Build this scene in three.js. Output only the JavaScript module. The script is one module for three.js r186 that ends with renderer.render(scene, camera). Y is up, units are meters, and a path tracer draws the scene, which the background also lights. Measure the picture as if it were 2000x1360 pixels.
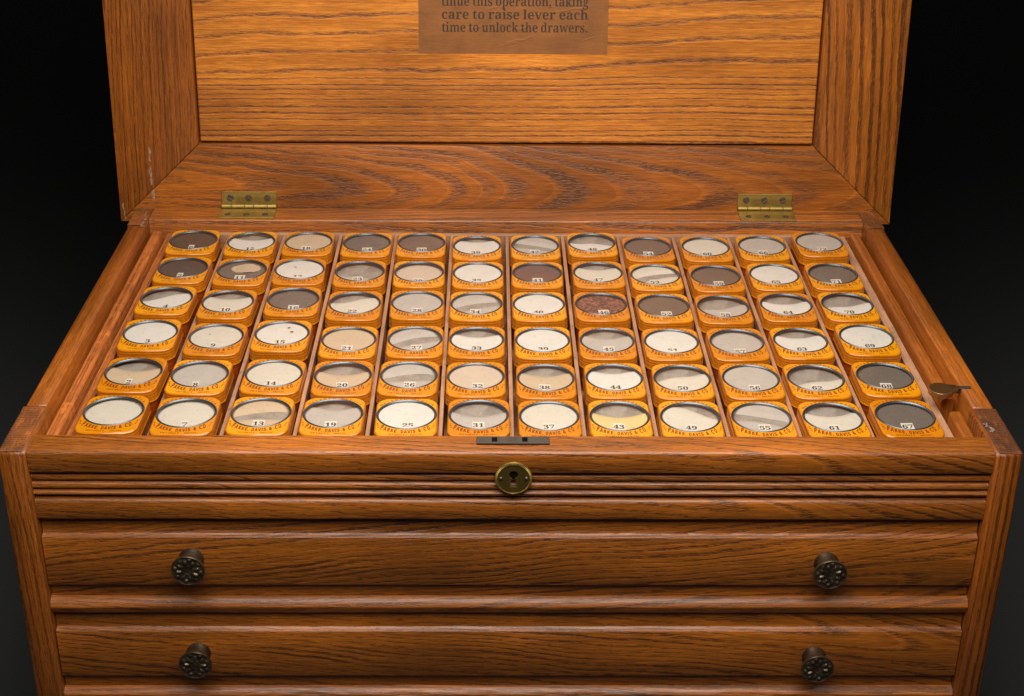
import * as THREE from 'three';
import { RoundedBoxGeometry } from 'three/addons/geometries/RoundedBoxGeometry.js';
import { RectAreaLightUniformsLib } from 'three/addons/lights/RectAreaLightUniformsLib.js';
import { mergeGeometries, toCreasedNormals } from 'three/addons/utils/BufferGeometryUtils.js';

// ---------------------------------------------------------------- camera, lamps, exposure
const RIM = 0.36;                                    // height of the open cabinet's rim above the studio floor
const scene = new THREE.Scene();
scene.background = new THREE.Color(0x000000);
const camera = new THREE.PerspectiveCamera(25.69, 2000 / 1360, 0.05, 30);
camera.rotation.order = 'YXZ';
camera.position.set(-0.01689, RIM + 0.52578, 0.89932);
camera.rotation.set(-0.46037, -0.01709, 0.01075);
const renderer = new THREE.WebGLRenderer({ antialias: true });
renderer.toneMapping = THREE.LinearToneMapping;
renderer.toneMappingExposure = 0.95;
renderer.shadowMap.enabled = true;
RectAreaLightUniformsLib.init();
const LAMPS = [                                       // the two studio softboxes: position, aim, width, height, strength, colour
  { at: [0.0, RIM + 0.80, 0.48], to: [0, RIM - 0.02, -0.20], w: 0.86, h: 0.56, k: 6.8, c: 0xfff8ee,
    label: 'wide studio softbox tilted down over the front of the cabinet', name: 'front_softbox' },
  { at: [0.0, RIM + 0.70, -0.08], to: [0, RIM, -0.14], w: 0.60, h: 0.28, k: 8.6, c: 0xfff8ee,
    label: 'studio softbox hanging straight above the open lid', name: 'overhead_softbox' },
];

// ---------------------------------------------------------------- helpers
function rng(seed) { return () => { seed |= 0; seed = seed + 0x6D2B79F5 | 0; let t = Math.imul(seed ^ seed >>> 15, 1 | seed); t = t + Math.imul(t ^ t >>> 7, 61 | t) ^ t; return ((t ^ t >>> 14) >>> 0) / 4294967296; }; }
const clamp = (x, a = 0, b = 1) => x < a ? a : x > b ? b : x;
const smooth = (a, b, x) => { const t = clamp((x - a) / (b - a)); return t * t * (3 - 2 * t); };
const lerp = (a, b, t) => a + (b - a) * t;
function hash(x, y, s) { let h = Math.imul(x, 374761393) + Math.imul(y, 668265263) + Math.imul(s, 1442695041) | 0; h = Math.imul(h ^ h >>> 13, 1274126177); return ((h ^ h >>> 16) >>> 0) / 4294967296; }
function vn(x, y, s) {                                // value noise, 0..1
  const xi = Math.floor(x), yi = Math.floor(y); let fx = x - xi, fy = y - yi;
  fx = fx * fx * (3 - 2 * fx); fy = fy * fy * (3 - 2 * fy);
  const a = hash(xi, yi, s), b = hash(xi + 1, yi, s), c = hash(xi, yi + 1, s), d = hash(xi + 1, yi + 1, s);
  return a + (b - a) * fx + (c - a + (a - b - c + d) * fx) * fy;
}
const fbm = (x, y, s) => vn(x, y, s) * 0.55 + vn(x * 2.1, y * 2.1, s + 7) * 0.3 + vn(x * 4.3, y * 4.3, s + 13) * 0.15;
const names = {};
function numbered(n) { const k = names[n] = (names[n] ?? -1) + 1; return k ? `${n}_${String(k).padStart(3, '0')}` : n; }
function mesh(name, geo, mat, parent) {
  const m = new THREE.Mesh(geo, mat); m.name = name; m.castShadow = m.receiveShadow = true; parent.add(m); return m;
}
function group(name, parent) { const g = new THREE.Group(); g.name = name; parent.add(g); return g; }
function tag(o, label, category, grp) { o.userData = { label, category }; if (grp) o.userData.group = grp; return o; }
function dataTex(w, h, fn4, srgb) {
  const a = new Uint8Array(w * h * 4); fn4(a);
  const t = new THREE.DataTexture(a, w, h); t.wrapS = t.wrapT = THREE.MirroredRepeatWrapping; t.magFilter = THREE.LinearFilter; t.minFilter = THREE.LinearMipmapLinearFilter; t.generateMipmaps = true;
  if (srgb) t.colorSpace = THREE.SRGBColorSpace; t.needsUpdate = true; return t;
}

// ---------------------------------------------------------------- oak: growth rings cut by a board, with pores and fibres
function oak(o) {
  const { seed, W, H, pw, ph, light, mid, dark, pore } = o;
  const bump = new Uint8Array(pw * ph * 4), col = new Uint8Array(pw * ph * 4);
  const sp = o.spacing, z0 = o.z0 ?? 0.03, tilt = o.tilt ?? 0, yc = o.yc ?? 0, wob = o.wob ?? 1, early = o.early ?? 0.34, pd = o.pores ?? 1, fl = o.fleck ?? 0, spread = o.spread;
  for (let j = 0; j < ph; j++) {
    const y = j / ph * H;
    for (let i = 0; i < pw; i++) {
      const x = i / pw * W;
      const wy = y + wob * (0.010 * (vn(x * 3.1, y * 5, seed) - 0.5) + 0.0032 * (vn(x * 14, y * 26, seed + 1) - 0.5) + 0.0009 * (vn(x * 60, y * 90, seed + 2) - 0.5));
      const zz = z0 + tilt * x + wob * 0.010 * (vn(x * 4, 3.3, seed + 3) - 0.5);
      const dy = wy - yc + (o.slope ?? 0) * x + (o.sweep ?? 0) * (vn(x * 2.2, 8.1, seed + 31) - 0.5);
      let r = Math.sqrt(dy * dy + zz * zz);
      if (spread) r = spread(r, y);
      let p = r / sp; p += 0.55 * (vn(p * 0.7, 1.5, seed + 4) - 0.5) * 2;
      const ip = Math.floor(p), t = p - ip;
      const ew = (o.earlyAt ? o.earlyAt(y) : early) * (0.55 + 0.9 * hash(ip, 3, seed));           // each year's band of pores has its own width
      const strength = 0.55 + 0.45 * hash(ip, 9, seed);
      const edge = 0.10 + 0.20 * vn(x * 90, y * 900, seed + 5);
      let e = smooth(0, edge, t) * (1 - smooth(ew, ew + 0.30, t)) * strength * ((o.band ?? 0.45) + (1.2 - (o.band ?? 0.45)) * vn(x * 13, y * 70, seed + 30));
      const s1 = vn(x * 240, y * 2500, seed + 6), s2 = vn(x * 480, y * 3300, seed + 8), s3 = vn(x * 45, y * 2200, seed + 10);
      let pr = smooth(0.60 - 0.34 * e, 0.78 - 0.28 * e, s1 * 0.6 + s2 * 0.4) * (0.20 + 0.8 * e) * pd;
      const fine = smooth(0.74, 0.9, s3) * 0.35 * pd;
      pr = clamp(pr + fine * (0.4 + e));
      const fib = (vn(x * 6, y * 300, seed + 11) - 0.5) * 0.14 + (vn(x * 40, y * 1500, seed + 14) - 0.5) * 0.20 + (vn(x * 130, y * 2200, seed + 15) - 0.5) * 0.26;
      const blot = (fbm(x * 9, y * 22, seed + 12) - 0.5) * (o.blotch ?? 0.30);
      const m = clamp(0.28 + 0.50 * t - fib * 1.3 - blot * 1.3);
      let fk = 0;
      if (fl) { const f = vn(x * 110 + 6 * vn(x * 30, y * 60, seed + 20), y * 150, seed + 21); fk = fl * smooth(0.80, 0.86, f) * vn(x * 20, y * 40, seed + 22); }
      const d = clamp(e * (o.depth ?? 0.56) + pr * 0.12), gain = 1 + fib * 0.55 + blot * 0.6;
      const k = (j * pw + i) * 4;
      for (let c = 0; c < 3; c++) {
        let v = lerp(light[c], mid[c], m); v = lerp(v, dark[c], d); v = lerp(v, pore[c], pr * 0.72); v = lerp(v, light[c] * 1.12, fk);
        col[k + c] = clamp(v * gain, 0, 255);
      }
      col[k + 3] = 255;
      const h = clamp(0.78 - pr * 0.7 - e * 0.12 + fib * 0.3);
      bump[k] = bump[k + 1] = bump[k + 2] = h * 255; bump[k + 3] = 255;
    }
  }
  const map = dataTex(pw, ph, a => a.set(col), true), bm = dataTex(pw, ph, a => a.set(bump));
  return { W, H, mat: new THREE.MeshPhysicalMaterial({ map, bumpMap: bm, bumpScale: o.relief ?? 0.00036, roughness: o.rough ?? 0.42, clearcoat: o.coat ?? 0.55, clearcoatRoughness: 0.27, specularIntensity: 0.8 }) };
}
const OAK = {
  panel: oak({ seed: 14, W: 0.62, H: 0.36, pw: 2048, ph: 1200, spacing: 0.0054, z0: 0.03, yc: -0.12, slope: -0.022, sweep: 0.014, wob: 0.75, early: 0.24, earlyAt: y => y > 0.074 ? 0.10 : 0.22, tilt: 0.03, band: 0.85,
    spread: (r, y) => r - 0.66 * Math.max(0, y - 0.074), blotch: 0.42, light: [214, 138, 52], mid: [178, 102, 31], dark: [98, 54, 25], pore: [98, 54, 26] }),
  stile: oak({ seed: 23, W: 0.52, H: 0.2, pw: 1600, ph: 700, spacing: 0.0095, z0: 0.012, tilt: 0.10, yc: 0.135, wob: 1.2, early: 0.30, band: 0.75, blotch: 0.4, light: [188, 110, 32], mid: [150, 82, 20], dark: [98, 53, 18], pore: [80, 44, 17] }),
  fine: oak({ seed: 31, W: 0.52, H: 0.1, pw: 1600, ph: 500, spacing: 0.0040, z0: 0.01, tilt: 0.02, yc: -0.2, slope: 0.03, wob: 1.3, early: 0.28, blotch: 0.45, light: [172, 97, 27], mid: [134, 71, 17], dark: [104, 56, 17], pore: [80, 44, 16] }),
  rail: oak({ seed: 47, W: 0.80, H: 0.16, pw: 2048, ph: 700, spacing: 0.0054, z0: 0.010, tilt: 0.075, yc: 0.045, wob: 2.6, early: 0.44, depth: 0.46, blotch: 0.5, band: 0.5, light: [184, 107, 35], mid: [148, 81, 23], dark: [108, 60, 25], pore: [94, 57, 32] }),
  front: oak({ seed: 53, W: 0.76, H: 0.30, pw: 2048, ph: 1100, spacing: 0.0044, z0: 0.006, tilt: 0.030, yc: 0.12, slope: 0.12, sweep: 0.07, wob: 1.8, early: 0.34, depth: 0.44, blotch: 0.5, band: 0.45, light: [186, 108, 32], mid: [144, 79, 19], dark: [104, 57, 19], pore: [72, 40, 17] }),
  plain: oak({ seed: 67, W: 0.46, H: 0.06, pw: 1400, ph: 240, spacing: 0.006, z0: 0.01, yc: -0.3, wob: 0.8, early: 0.3, band: 0.2, pores: 0.55, blotch: 0.5, light: [182, 104, 34], mid: [148, 80, 22], dark: [128, 69, 20], pore: [98, 54, 20] }),
  tray: oak({ seed: 61, W: 0.46, H: 0.08, pw: 1400, ph: 320, spacing: 0.003, z0: 0.01, yc: -0.3, wob: 0.5, early: 0.35, fleck: 0.7, coat: 0.15, rough: 0.55, light: [190, 112, 50], mid: [158, 86, 34], dark: [122, 66, 31], pore: [102, 57, 29] }),
};
// beech of the dividers: pale, short dark rays
const BEECH = (() => {
  const w = 1024, h = 128, W = 0.42, H = 0.03;
  const map = dataTex(w, h, a => { for (let j = 0; j < h; j++) for (let i = 0; i < w; i++) {
    const x = i / w * W, y = j / h * H, f = vn(x * 60, y * 2200, 5) * 0.5 + vn(x * 12, y * 400, 6) * 0.5, d = smooth(0.78, 0.9, vn(x * 420, y * 1800, 7)) * 0.4, g = fbm(x * 40, y * 60, 8);
    const k = (j * w + i) * 4, v = 0.86 + 0.2 * f - d * 0.5 + (g - 0.5) * 0.24; a[k] = clamp(178 * v, 0, 255); a[k + 1] = clamp(132 * v, 0, 255); a[k + 2] = clamp(100 * v, 0, 255); a[k + 3] = 255; } }, true);
  return { W, H, mat: new THREE.MeshStandardMaterial({ map, roughness: 0.75 }) };
})();
// end grain: arcs of rings with open pores
const ENDGRAIN = (() => {
  const n = 512, S = 0.08;
  const c = new Uint8Array(n * n * 4), b = new Uint8Array(n * n * 4);
  for (let j = 0; j < n; j++) for (let i = 0; i < n; i++) {
    const x = i / n * S, y = j / n * S, r = Math.hypot(x - 0.02 + 0.002 * (vn(x * 60, y * 60, 2) - 0.5), y + 0.14) / 0.0026, t = r - Math.floor(r);
    const p = smooth(0.5, 0.8, vn(x * 1900 + 3 * vn(x * 300, y * 300, 8), y * 1700 + 3 * vn(x * 260, y * 280, 12), 3)) * (1 - smooth(0.3, 0.6, t)), ray = smooth(0.7, 0.95, vn(x * 900, y * 120, 4)) * 0.25, g = fbm(x * 70, y * 70, 9);
    const v = clamp(0.86 - 0.45 * p + ray - 0.16 * (1 - smooth(0.1, 0.45, t)) + (g - 0.5) * 0.5, 0, 1.4), k = (j * n + i) * 4;
    c[k] = clamp(150 * v, 0, 255); c[k + 1] = clamp(84 * v, 0, 255); c[k + 2] = clamp(30 * v, 0, 255); c[k + 3] = 255;
    b[k] = b[k + 1] = b[k + 2] = 255 * clamp(0.8 - 0.7 * p + ray * 0.5 - 0.35 * (1 - smooth(0.1, 0.4, t))); b[k + 3] = 255;
  }
  return { W: S, H: S, mat: new THREE.MeshPhysicalMaterial({ map: dataTex(n, n, a => a.set(c), true), bumpMap: dataTex(n, n, a => a.set(b)), bumpScale: 0.00018, roughness: 0.7 }) };
})();
ENDGRAIN.stained = ENDGRAIN.mat.clone(); ENDGRAIN.stained.color.setRGB(0.55, 0.52, 0.5);   // the right-hand corner soaked up a darker stain
// wood uv in metres: u along the grain, v across it (carried round the edges)
function wuv(geo, axis, w, off = [0, 0]) {
  if (!geo.attributes.normal) geo.computeVertexNormals();
  const p = geo.attributes.position, n = geo.attributes.normal, uv = new Float32Array(p.count * 2);
  for (let i = 0; i < p.count; i++) {
    const x = p.getX(i), y = p.getY(i), z = p.getZ(i), nx = Math.abs(n.getX(i)), ny = Math.abs(n.getY(i)), nz = Math.abs(n.getZ(i));
    let u, v;
    if (axis === 'x') { u = nx > 0.8 ? (y + z) * 0.4 : x; v = nx > 0.8 ? y : y - z; }
    else if (axis === 'z') { u = nz > 0.8 ? (x + y) * 0.4 : z; v = nz > 0.8 ? x : x + y; }
    else { u = ny > 0.8 ? (x + z) * 0.4 : y; v = ny > 0.8 ? x : x - z; }
    uv[2 * i] = u / w.W + off[0]; uv[2 * i + 1] = v / w.H + off[1];
  }
  geo.setAttribute('uv', new THREE.BufferAttribute(uv, 2)); return geo;
}
let wobSeed = 100;
function wobble(geo, axis, amt) {                      // hand-planed edges: fractions of a millimetre
  const s = wobSeed++, p = geo.attributes.position, ix = { x: 0, y: 1, z: 2 }[axis];
  for (let i = 0; i < p.count; i++) {
    const q = [p.getX(i), p.getY(i), p.getZ(i)], a = q[ix];
    for (let c = 0; c < 3; c++) if (c !== ix) q[c] += amt * ((vn(a * 35 + 90, q[0] * 40 + q[1] * 57 + q[2] * 71 + 40, s + c) - 0.5) + 0.5 * (vn(a * 160 + 90, 7, s + 5 + c) - 0.5));
    p.setXYZ(i, ...q);
  }
  geo.computeVertexNormals(); return geo;
}
// a moulding: outline of [z, y] points run along x
function run(pts, x0, x1, steps = 90, amt = 0.0003) {
  const sh = new THREE.Shape(pts.map(([z, y]) => new THREE.Vector2(-z, y)));
  let g = new THREE.ExtrudeGeometry(sh, { depth: x1 - x0, bevelEnabled: false, steps });
  g.rotateY(Math.PI / 2); g.translate(x0, 0, 0);
  if (amt) wobble(g, 'x', amt);
  return toCreasedNormals(g, 0.7);
}
function arc(cz, cy, rz, ry, a0, a1, n = 8) { const o = []; for (let i = 0; i <= n; i++) { const a = lerp(a0, a1, i / n) * Math.PI / 180; o.push([cz + rz * Math.cos(a), cy + ry * Math.sin(a)]); } return o; }
function box(x0, x1, y0, y1, z0, z1, r = 0.0012) {
  const g = new RoundedBoxGeometry(x1 - x0, y1 - y0, z1 - z0, 3, Math.min(r, (x1 - x0) / 2.1, (y1 - y0) / 2.1, (z1 - z0) / 2.1)); g.translate((x0 + x1) / 2, (y0 + y1) / 2, (z0 + z1) / 2); return g;
}
function plain(g) { const q = g.index ? g.toNonIndexed() : g; for (const k of Object.keys(q.attributes)) if (!['position', 'normal', 'uv'].includes(k)) q.deleteAttribute(k); return q; }
const merge = list => mergeGeometries(list.map(plain));
function canvasTex(w, h, draw, srgb = true) {
  const c = document.createElement('canvas'); c.width = w; c.height = h; draw(c.getContext('2d'), w, h);
  const t = new THREE.CanvasTexture(c); if (srgb) t.colorSpace = THREE.SRGBColorSpace; t.magFilter = THREE.LinearFilter; t.anisotropy = 8; return t;
}

// ---------------------------------------------------------------- metals
function patina(seed, a, b, scale) {
  const n = 256; return dataTex(n, n, o => { for (let j = 0; j < n; j++) for (let i = 0; i < n; i++) { const t = smooth(0.3, 0.7, fbm(i / n * scale, j / n * scale, seed)), f = 0.9 + 0.2 * vn(i * 0.9, j * 0.12, seed + 3), k = (j * n + i) * 4; for (let c = 0; c < 3; c++) o[k + c] = clamp(lerp(a[c], b[c], t) * f, 0, 255); o[k + 3] = 255; } }, true);
}
const M = {
  brass: new THREE.MeshStandardMaterial({ map: patina(71, [176, 150, 82], [152, 126, 64], 2.5), metalness: 0.72, roughness: 0.42 }),
  oldBrass: new THREE.MeshStandardMaterial({ map: patina(73, [150, 126, 58], [112, 90, 40], 6), metalness: 0.65, roughness: 0.46 }),
  steel: new THREE.MeshStandardMaterial({ map: patina(75, [140, 128, 116], [92, 80, 70], 8), metalness: 0.8, roughness: 0.42 }),
  iron: new THREE.MeshStandardMaterial({ map: patina(77, [104, 100, 92], [70, 66, 60], 6), metalness: 0.7, roughness: 0.5 }),
  bronze: new THREE.MeshStandardMaterial({ map: patina(79, [104, 90, 72], [76, 64, 50], 5), metalness: 0.75, roughness: 0.36 }),
  ring: new THREE.MeshStandardMaterial({ color: new THREE.Color(0.15, 0.18, 0.21), metalness: 0.85, roughness: 0.34 }),
  black: new THREE.MeshPhysicalMaterial({ color: new THREE.Color(0.010, 0.008, 0.007), roughness: 1, specularIntensity: 0 }),
};

// ---------------------------------------------------------------- studio: one dark sweep under and behind
{
  const pts = []; const R = 1.2, zb = -3.2;
  pts.push([3.0, 0], [0, 0], [zb + R, 0]);
  for (let i = 1; i <= 16; i++) { const a = i / 16 * Math.PI / 2; pts.push([zb + R - R * Math.sin(a), R - R * Math.cos(a)]); }
  pts.push([zb, 4]);
  const pos = [], idx = [];
  pts.forEach(([z, y]) => { pos.push(-4, y, z, 4, y, z); });
  for (let i = 0; i < pts.length - 1; i++) { const a = 2 * i; idx.push(a, a + 1, a + 2, a + 1, a + 3, a + 2); }
  const g = new THREE.BufferGeometry(); g.setAttribute('position', new THREE.Float32BufferAttribute(pos, 3)); g.setIndex(idx); g.computeVertexNormals();
  const b = mesh('backdrop', g, new THREE.MeshStandardMaterial({ color: new THREE.Color(0.030, 0.032, 0.034), roughness: 1 }), scene);
  b.userData = { kind: 'structure', label: 'seamless black studio backdrop sweep behind the cabinet' };
}
for (const L of LAMPS) {
  const g = group(L.name, scene); tag(g, L.label, 'studio light');
  g.position.set(...L.at);
  const dir = new THREE.Vector3(...L.to).sub(g.position).normalize();
  g.quaternion.setFromUnitVectors(new THREE.Vector3(0, 0, -1), dir);
  const t = 0.02, fr = [box(-L.w / 2 - t, L.w / 2 + t, L.h / 2, L.h / 2 + t, 0, 0.12), box(-L.w / 2 - t, L.w / 2 + t, -L.h / 2 - t, -L.h / 2, 0, 0.12), box(-L.w / 2 - t, -L.w / 2, -L.h / 2, L.h / 2, 0, 0.12), box(L.w / 2, L.w / 2 + t, -L.h / 2, L.h / 2, 0, 0.12), box(-L.w / 2, L.w / 2, -L.h / 2, L.h / 2, 0.10, 0.118)];
  mesh('housing', merge(fr), M.black, g);
  const d = new THREE.PlaneGeometry(L.w, L.h); d.rotateY(Math.PI); d.translate(0, 0, 0.012);
  mesh('lamp_diffuser', d, new THREE.MeshStandardMaterial({ color: 0xffffff, emissive: new THREE.Color(L.c), emissiveIntensity: 0.6, roughness: 0.9 }), g);
  const r = new THREE.RectAreaLight(L.c, L.k, L.w, L.h); r.name = 'softbox_light'; r.position.set(0, 0, 0.004); g.add(r);   // shines along -z of the group
}

// ---------------------------------------------------------------- the cabinet
const cab = group('storage_cabinet', scene);
tag(cab, 'oak tabletop cabinet with its lid raised, moulded front and shallow drawers', 'cabinet');
function part(name, geo, mat, parent = cab) { const m = mesh(name, geo, mat, parent); m.position.y = RIM; return m; }
function partGroup(name) { const g = group(name, cab); g.position.y = RIM; return g; }
const XI = 0.3306, BASE = -RIM;
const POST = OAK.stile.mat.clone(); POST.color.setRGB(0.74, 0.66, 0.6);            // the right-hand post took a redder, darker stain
// side frames: stile at the front, stile at the back, rail between
for (const s of [-1, 1]) {
  const g = partGroup('side_panel');
  const xo = s * 0.350, xr = s * 0.3482, xi = s * 0.333;
  const [a, b] = [Math.min(xo, xi), Math.max(xo, xi)];
  const endShift = s > 0 ? [0.35, 0.2] : [0, 0];
  // front stile: the face shows long grain, its top end grain
  const fs = wobble(box(a + (s > 0 ? 0.0025 - 0.005 : 0), b - (s > 0 ? 0 : 0.0025 - 0.005), BASE, -0.0006, -0.066, 0, 0.0022), 'y', 0.0002);
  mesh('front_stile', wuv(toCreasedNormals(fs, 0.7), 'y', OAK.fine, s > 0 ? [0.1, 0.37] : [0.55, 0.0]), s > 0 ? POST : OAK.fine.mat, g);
  const cap = new THREE.PlaneGeometry(Math.abs(xo - xi) - 0.001, 0.0640, 24, 48); cap.rotateX(-Math.PI / 2);
  { const p = cap.attributes.position; for (let i = 0; i < p.count; i++) { const x = p.getX(i), z = p.getZ(i), ed = Math.min(Math.abs(xo - xi) / 2 - 0.0005 - Math.abs(x), 0.032 - Math.abs(z)); p.setY(i, 0.0004 * (fbm(x * 400 + 50, z * 400 + 50, 91) - 0.5) * smooth(0, 0.002, ed) - 0.0009 * (1 - smooth(0, 0.0016, ed))); } cap.computeVertexNormals(); }
  cap.translate((xo + xi) / 2, 0.0004, -0.0330); mesh('end_grain', wuv(cap, 'x', ENDGRAIN, endShift), s > 0 ? ENDGRAIN.stained : ENDGRAIN.mat, g);
  const rg = wobble(box(Math.min(xr, xi), Math.max(xr, xi), -0.075, 0, -0.4105, -0.0662, 0.0012), 'z', 0.0002);
  mesh('top_rail', wuv(toCreasedNormals(rg, 0.7), 'z', OAK.plain, [0.95 + s * 0.02, 0.1]), OAK.plain.mat, g);
  mesh('rear_stile', wuv(box(a, b, BASE, -0.0006, -0.4565, -0.411, 0.0022), 'y', OAK.fine, [0.3, 0.4]), OAK.fine.mat, g);
  const cap2 = new THREE.PlaneGeometry(Math.abs(xo - xi) - 0.0012, 0.0440); cap2.rotateX(-Math.PI / 2); cap2.translate((xo + xi) / 2, 0.0002, -0.4337);
  mesh('end_grain', wuv(cap2, 'x', ENDGRAIN, [0.6, s * 0.3]), ENDGRAIN.mat, g);
  mesh('field_panel', wuv(box(s > 0 ? 0.3332 : -0.344, s > 0 ? 0.344 : -0.3332, -0.30, -0.0755, -0.41, -0.0665), 'z', OAK.front, [0.4, 0.6]), OAK.front.mat, g);
  mesh('bottom_rail', wuv(box(Math.min(xr, xi), Math.max(xr, xi), BASE, -0.3005, -0.4105, -0.0662), 'z', OAK.front, [0.7, 0.3]), OAK.front.mat, g);
}
// front: top rail, three beads, fillet board, drawers and half-round dividers between
const FX = 0.3302, FW = OAK.front;
function frontRun(name, pts, off, parent = cab, wood = FW, x0 = -FX, x1 = FX) {
  const g = wuv(run(pts, x0, x1), 'x', wood, off); return parent === cab ? part(name, g, wood.mat) : mesh(name, g, wood.mat, parent);
}
const rnd = (cz, cy, r, a0, a1) => arc(cz, cy, r, r, a0, a1, 5);
frontRun('front_rail', [[-0.0235, -0.0165], [-0.001, -0.0165], ...rnd(-0.0012, -0.0153, 0.0012, -90, 0), ...rnd(-0.0018, -0.0014, 0.0018, 0, 90).map(([z, y]) => [z, y - 0.0004]), [-0.0230, 0]], [0.5, 0.27]);
frontRun('moulding_backing', [[-0.0235, -0.0384], [-0.0062, -0.0384], [-0.0062, -0.0168], [-0.0235, -0.0168]], [0.48, 0.55]);
const beads = [[-0.0192, -0.0246], [-0.0256, -0.0313], [-0.0323, -0.0366]];
beads.forEach(([t, b], i) => frontRun('bead_moulding', [[-0.0061, b - 0.0003], ...arc(-0.0052, (t + b) / 2, 0.0030, (t - b) / 2, -82, 82, 10), [-0.0061, t + 0.0003]], [0.47 + 0.02 * i, 0.62 + 0.021 * i]));
frontRun('fillet_board', [[-0.0235, -0.0550], [-0.0025, -0.0550], ...rnd(-0.0030, -0.0538, 0.0012, -90, 0), ...rnd(-0.0034, -0.0418, 0.0016, 0, 60), [-0.0056, -0.0390], [-0.0064, -0.0386], [-0.0235, -0.0386]], [0.52, 0.40]);
function drawerFront(top, i) {                         // top = y of the drawer's upper edge; 68 mm tall with a raised field
  const g = partGroup('drawer'), y0 = top, f1 = top - 0.0140, f2 = top - 0.0546, y1 = top - 0.0662;
  const xe = FX - 0.0007;
  frontRun('drawer_front', [[-0.030, y1], [-0.0080, y1], [-0.0080, f2 + 0.0004], [-0.0046, f2 + 0.0002], ...rnd(-0.0046, f2 + 0.0012, 0.0012, -70, 0), ...rnd(-0.0044, f1 - 0.0008, 0.0010, 0, 60), [-0.0060, f1 + 0.0006], [-0.0074, f1 + 0.0014], [-0.0080, f1 + 0.0030], [-0.0080, y0], [-0.030, y0]], [[0.5, 0.17], [0.49, 0.71], [0.51, 0.4]][i], g, FW, -xe, xe);
  mesh('drawer_box', wuv(box(-0.322, 0.322, y1 + 0.004, y0 - 0.004, -0.42, -0.031), 'z', BEECH), BEECH.mat, g);
  return g;
}
const dTop = [-0.0570, -0.1380, -0.2190];
const drawers = dTop.map(drawerFront);
const dBead = [[-0.1236, -0.1374], [-0.2046, -0.2184], [-0.2856, -0.3002]];
dBead.forEach(([t, b], i) => frontRun('divider_moulding', [[-0.026, b], [-0.0085, b], ...arc(-0.0082, (t + b) / 2, 0.0062, (t - b) / 2, -85, 85, 14), [-0.0085, t], [-0.026, t]], [[0.5, 0.83], [0.48, 0.1], [0.52, 0.5]][i], cab, OAK.rail));
part('plinth', wuv(box(-FX, FX, BASE, -0.3006, -0.03, -0.004), 'x', FW, [0.1, 0.1]), FW.mat);
part('back_board', wuv(box(-0.3329, 0.3329, BASE, -0.0175, -0.456, -0.446), 'x', FW, [0.4, 0.4]), FW.mat);
// rear rail, with the stepped face below it
frontRun('rear_rail', [[-0.4450, -0.036], [-0.4275, -0.036], ...rnd(-0.4282, -0.0012, 0.0012, 0, 90), [-0.4572, 0], [-0.4572, -0.0172], [-0.4450, -0.0172]], [0.5, 0.35], cab, OAK.rail, -0.3328, 0.3328);
// tray: floor, side strips, rounded runner beads, front and rear strips, dividers
part('tray_floor', wuv(box(-0.3328, 0.3328, -0.0420, -0.0362, -0.445, -0.0237), 'z', BEECH), BEECH.mat);
function alongZ(pts, z0, z1, wood, off, steps = 60) {  // outline of [x, y] points run along z
  const g = new THREE.ExtrudeGeometry(new THREE.Shape(pts.map(([x, y]) => new THREE.Vector2(x, y))), { depth: z1 - z0, bevelEnabled: false, steps }); g.translate(0, 0, z0);
  wobble(g, 'z', 0.0003); return wuv(toCreasedNormals(g, 0.7), 'z', wood, off);
}
for (const s of [-1, 1]) {
  const P = (pts) => s > 0 ? pts : pts.map(([x, y]) => [-x, y]).reverse();
  const beadPts = P([[0.3210, -0.0362], [0.3302, -0.0362], [0.3302, -0.0130], ...arc(0.3276, -0.0130, 0.0026, 0.0026, 20, 90, 4), ...arc(0.3238, -0.0130, 0.0028, 0.0026, 90, 160, 4), [0.3210, -0.0136]]);
  if (s < 0) part('runner_bead', alongZ(beadPts, -0.424, -0.0238, OAK.tray, [0.1, 0.2]), OAK.tray.mat);
  else { part('runner_bead', alongZ(beadPts, -0.424, -0.0985, OAK.plain, [0.95, 0.4]), OAK.plain.mat); part('runner_bead', alongZ(beadPts, -0.0790, -0.0238, OAK.plain, [0.95, 0.4], 12), OAK.plain.mat); }
  part('tray_side', alongZ(P([[0.3102, -0.0362], [0.3172, -0.0362], [0.3172, -0.0150], [0.3165, -0.0142], [0.3110, -0.0142], [0.3102, -0.0148]]), -0.4272, -0.0238, s < 0 ? OAK.tray : BEECH, [0.7, 0.5]), s < 0 ? OAK.tray.mat : BEECH.mat);
}
part('tray_rear_strip', wuv(box(-0.310, 0.310, -0.0362, -0.0122, -0.4272, -0.4215, 0.0006), 'x', BEECH), BEECH.mat);
const R2 = rng(5);
for (let i = 0; i < 11; i++) {
  const x = (i - 5) * 0.05155 + (R2() - 0.5) * 0.0006, g = box(-0.0015, 0.0015, -0.0362, -0.0122 - R2() * 0.0008, -0.4213, -0.0238, 0.0004);
  wuv(g, 'z', BEECH, [R2(), R2()]); const m = part('divider_slat', g, BEECH.mat); m.position.x = x;
}

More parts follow.
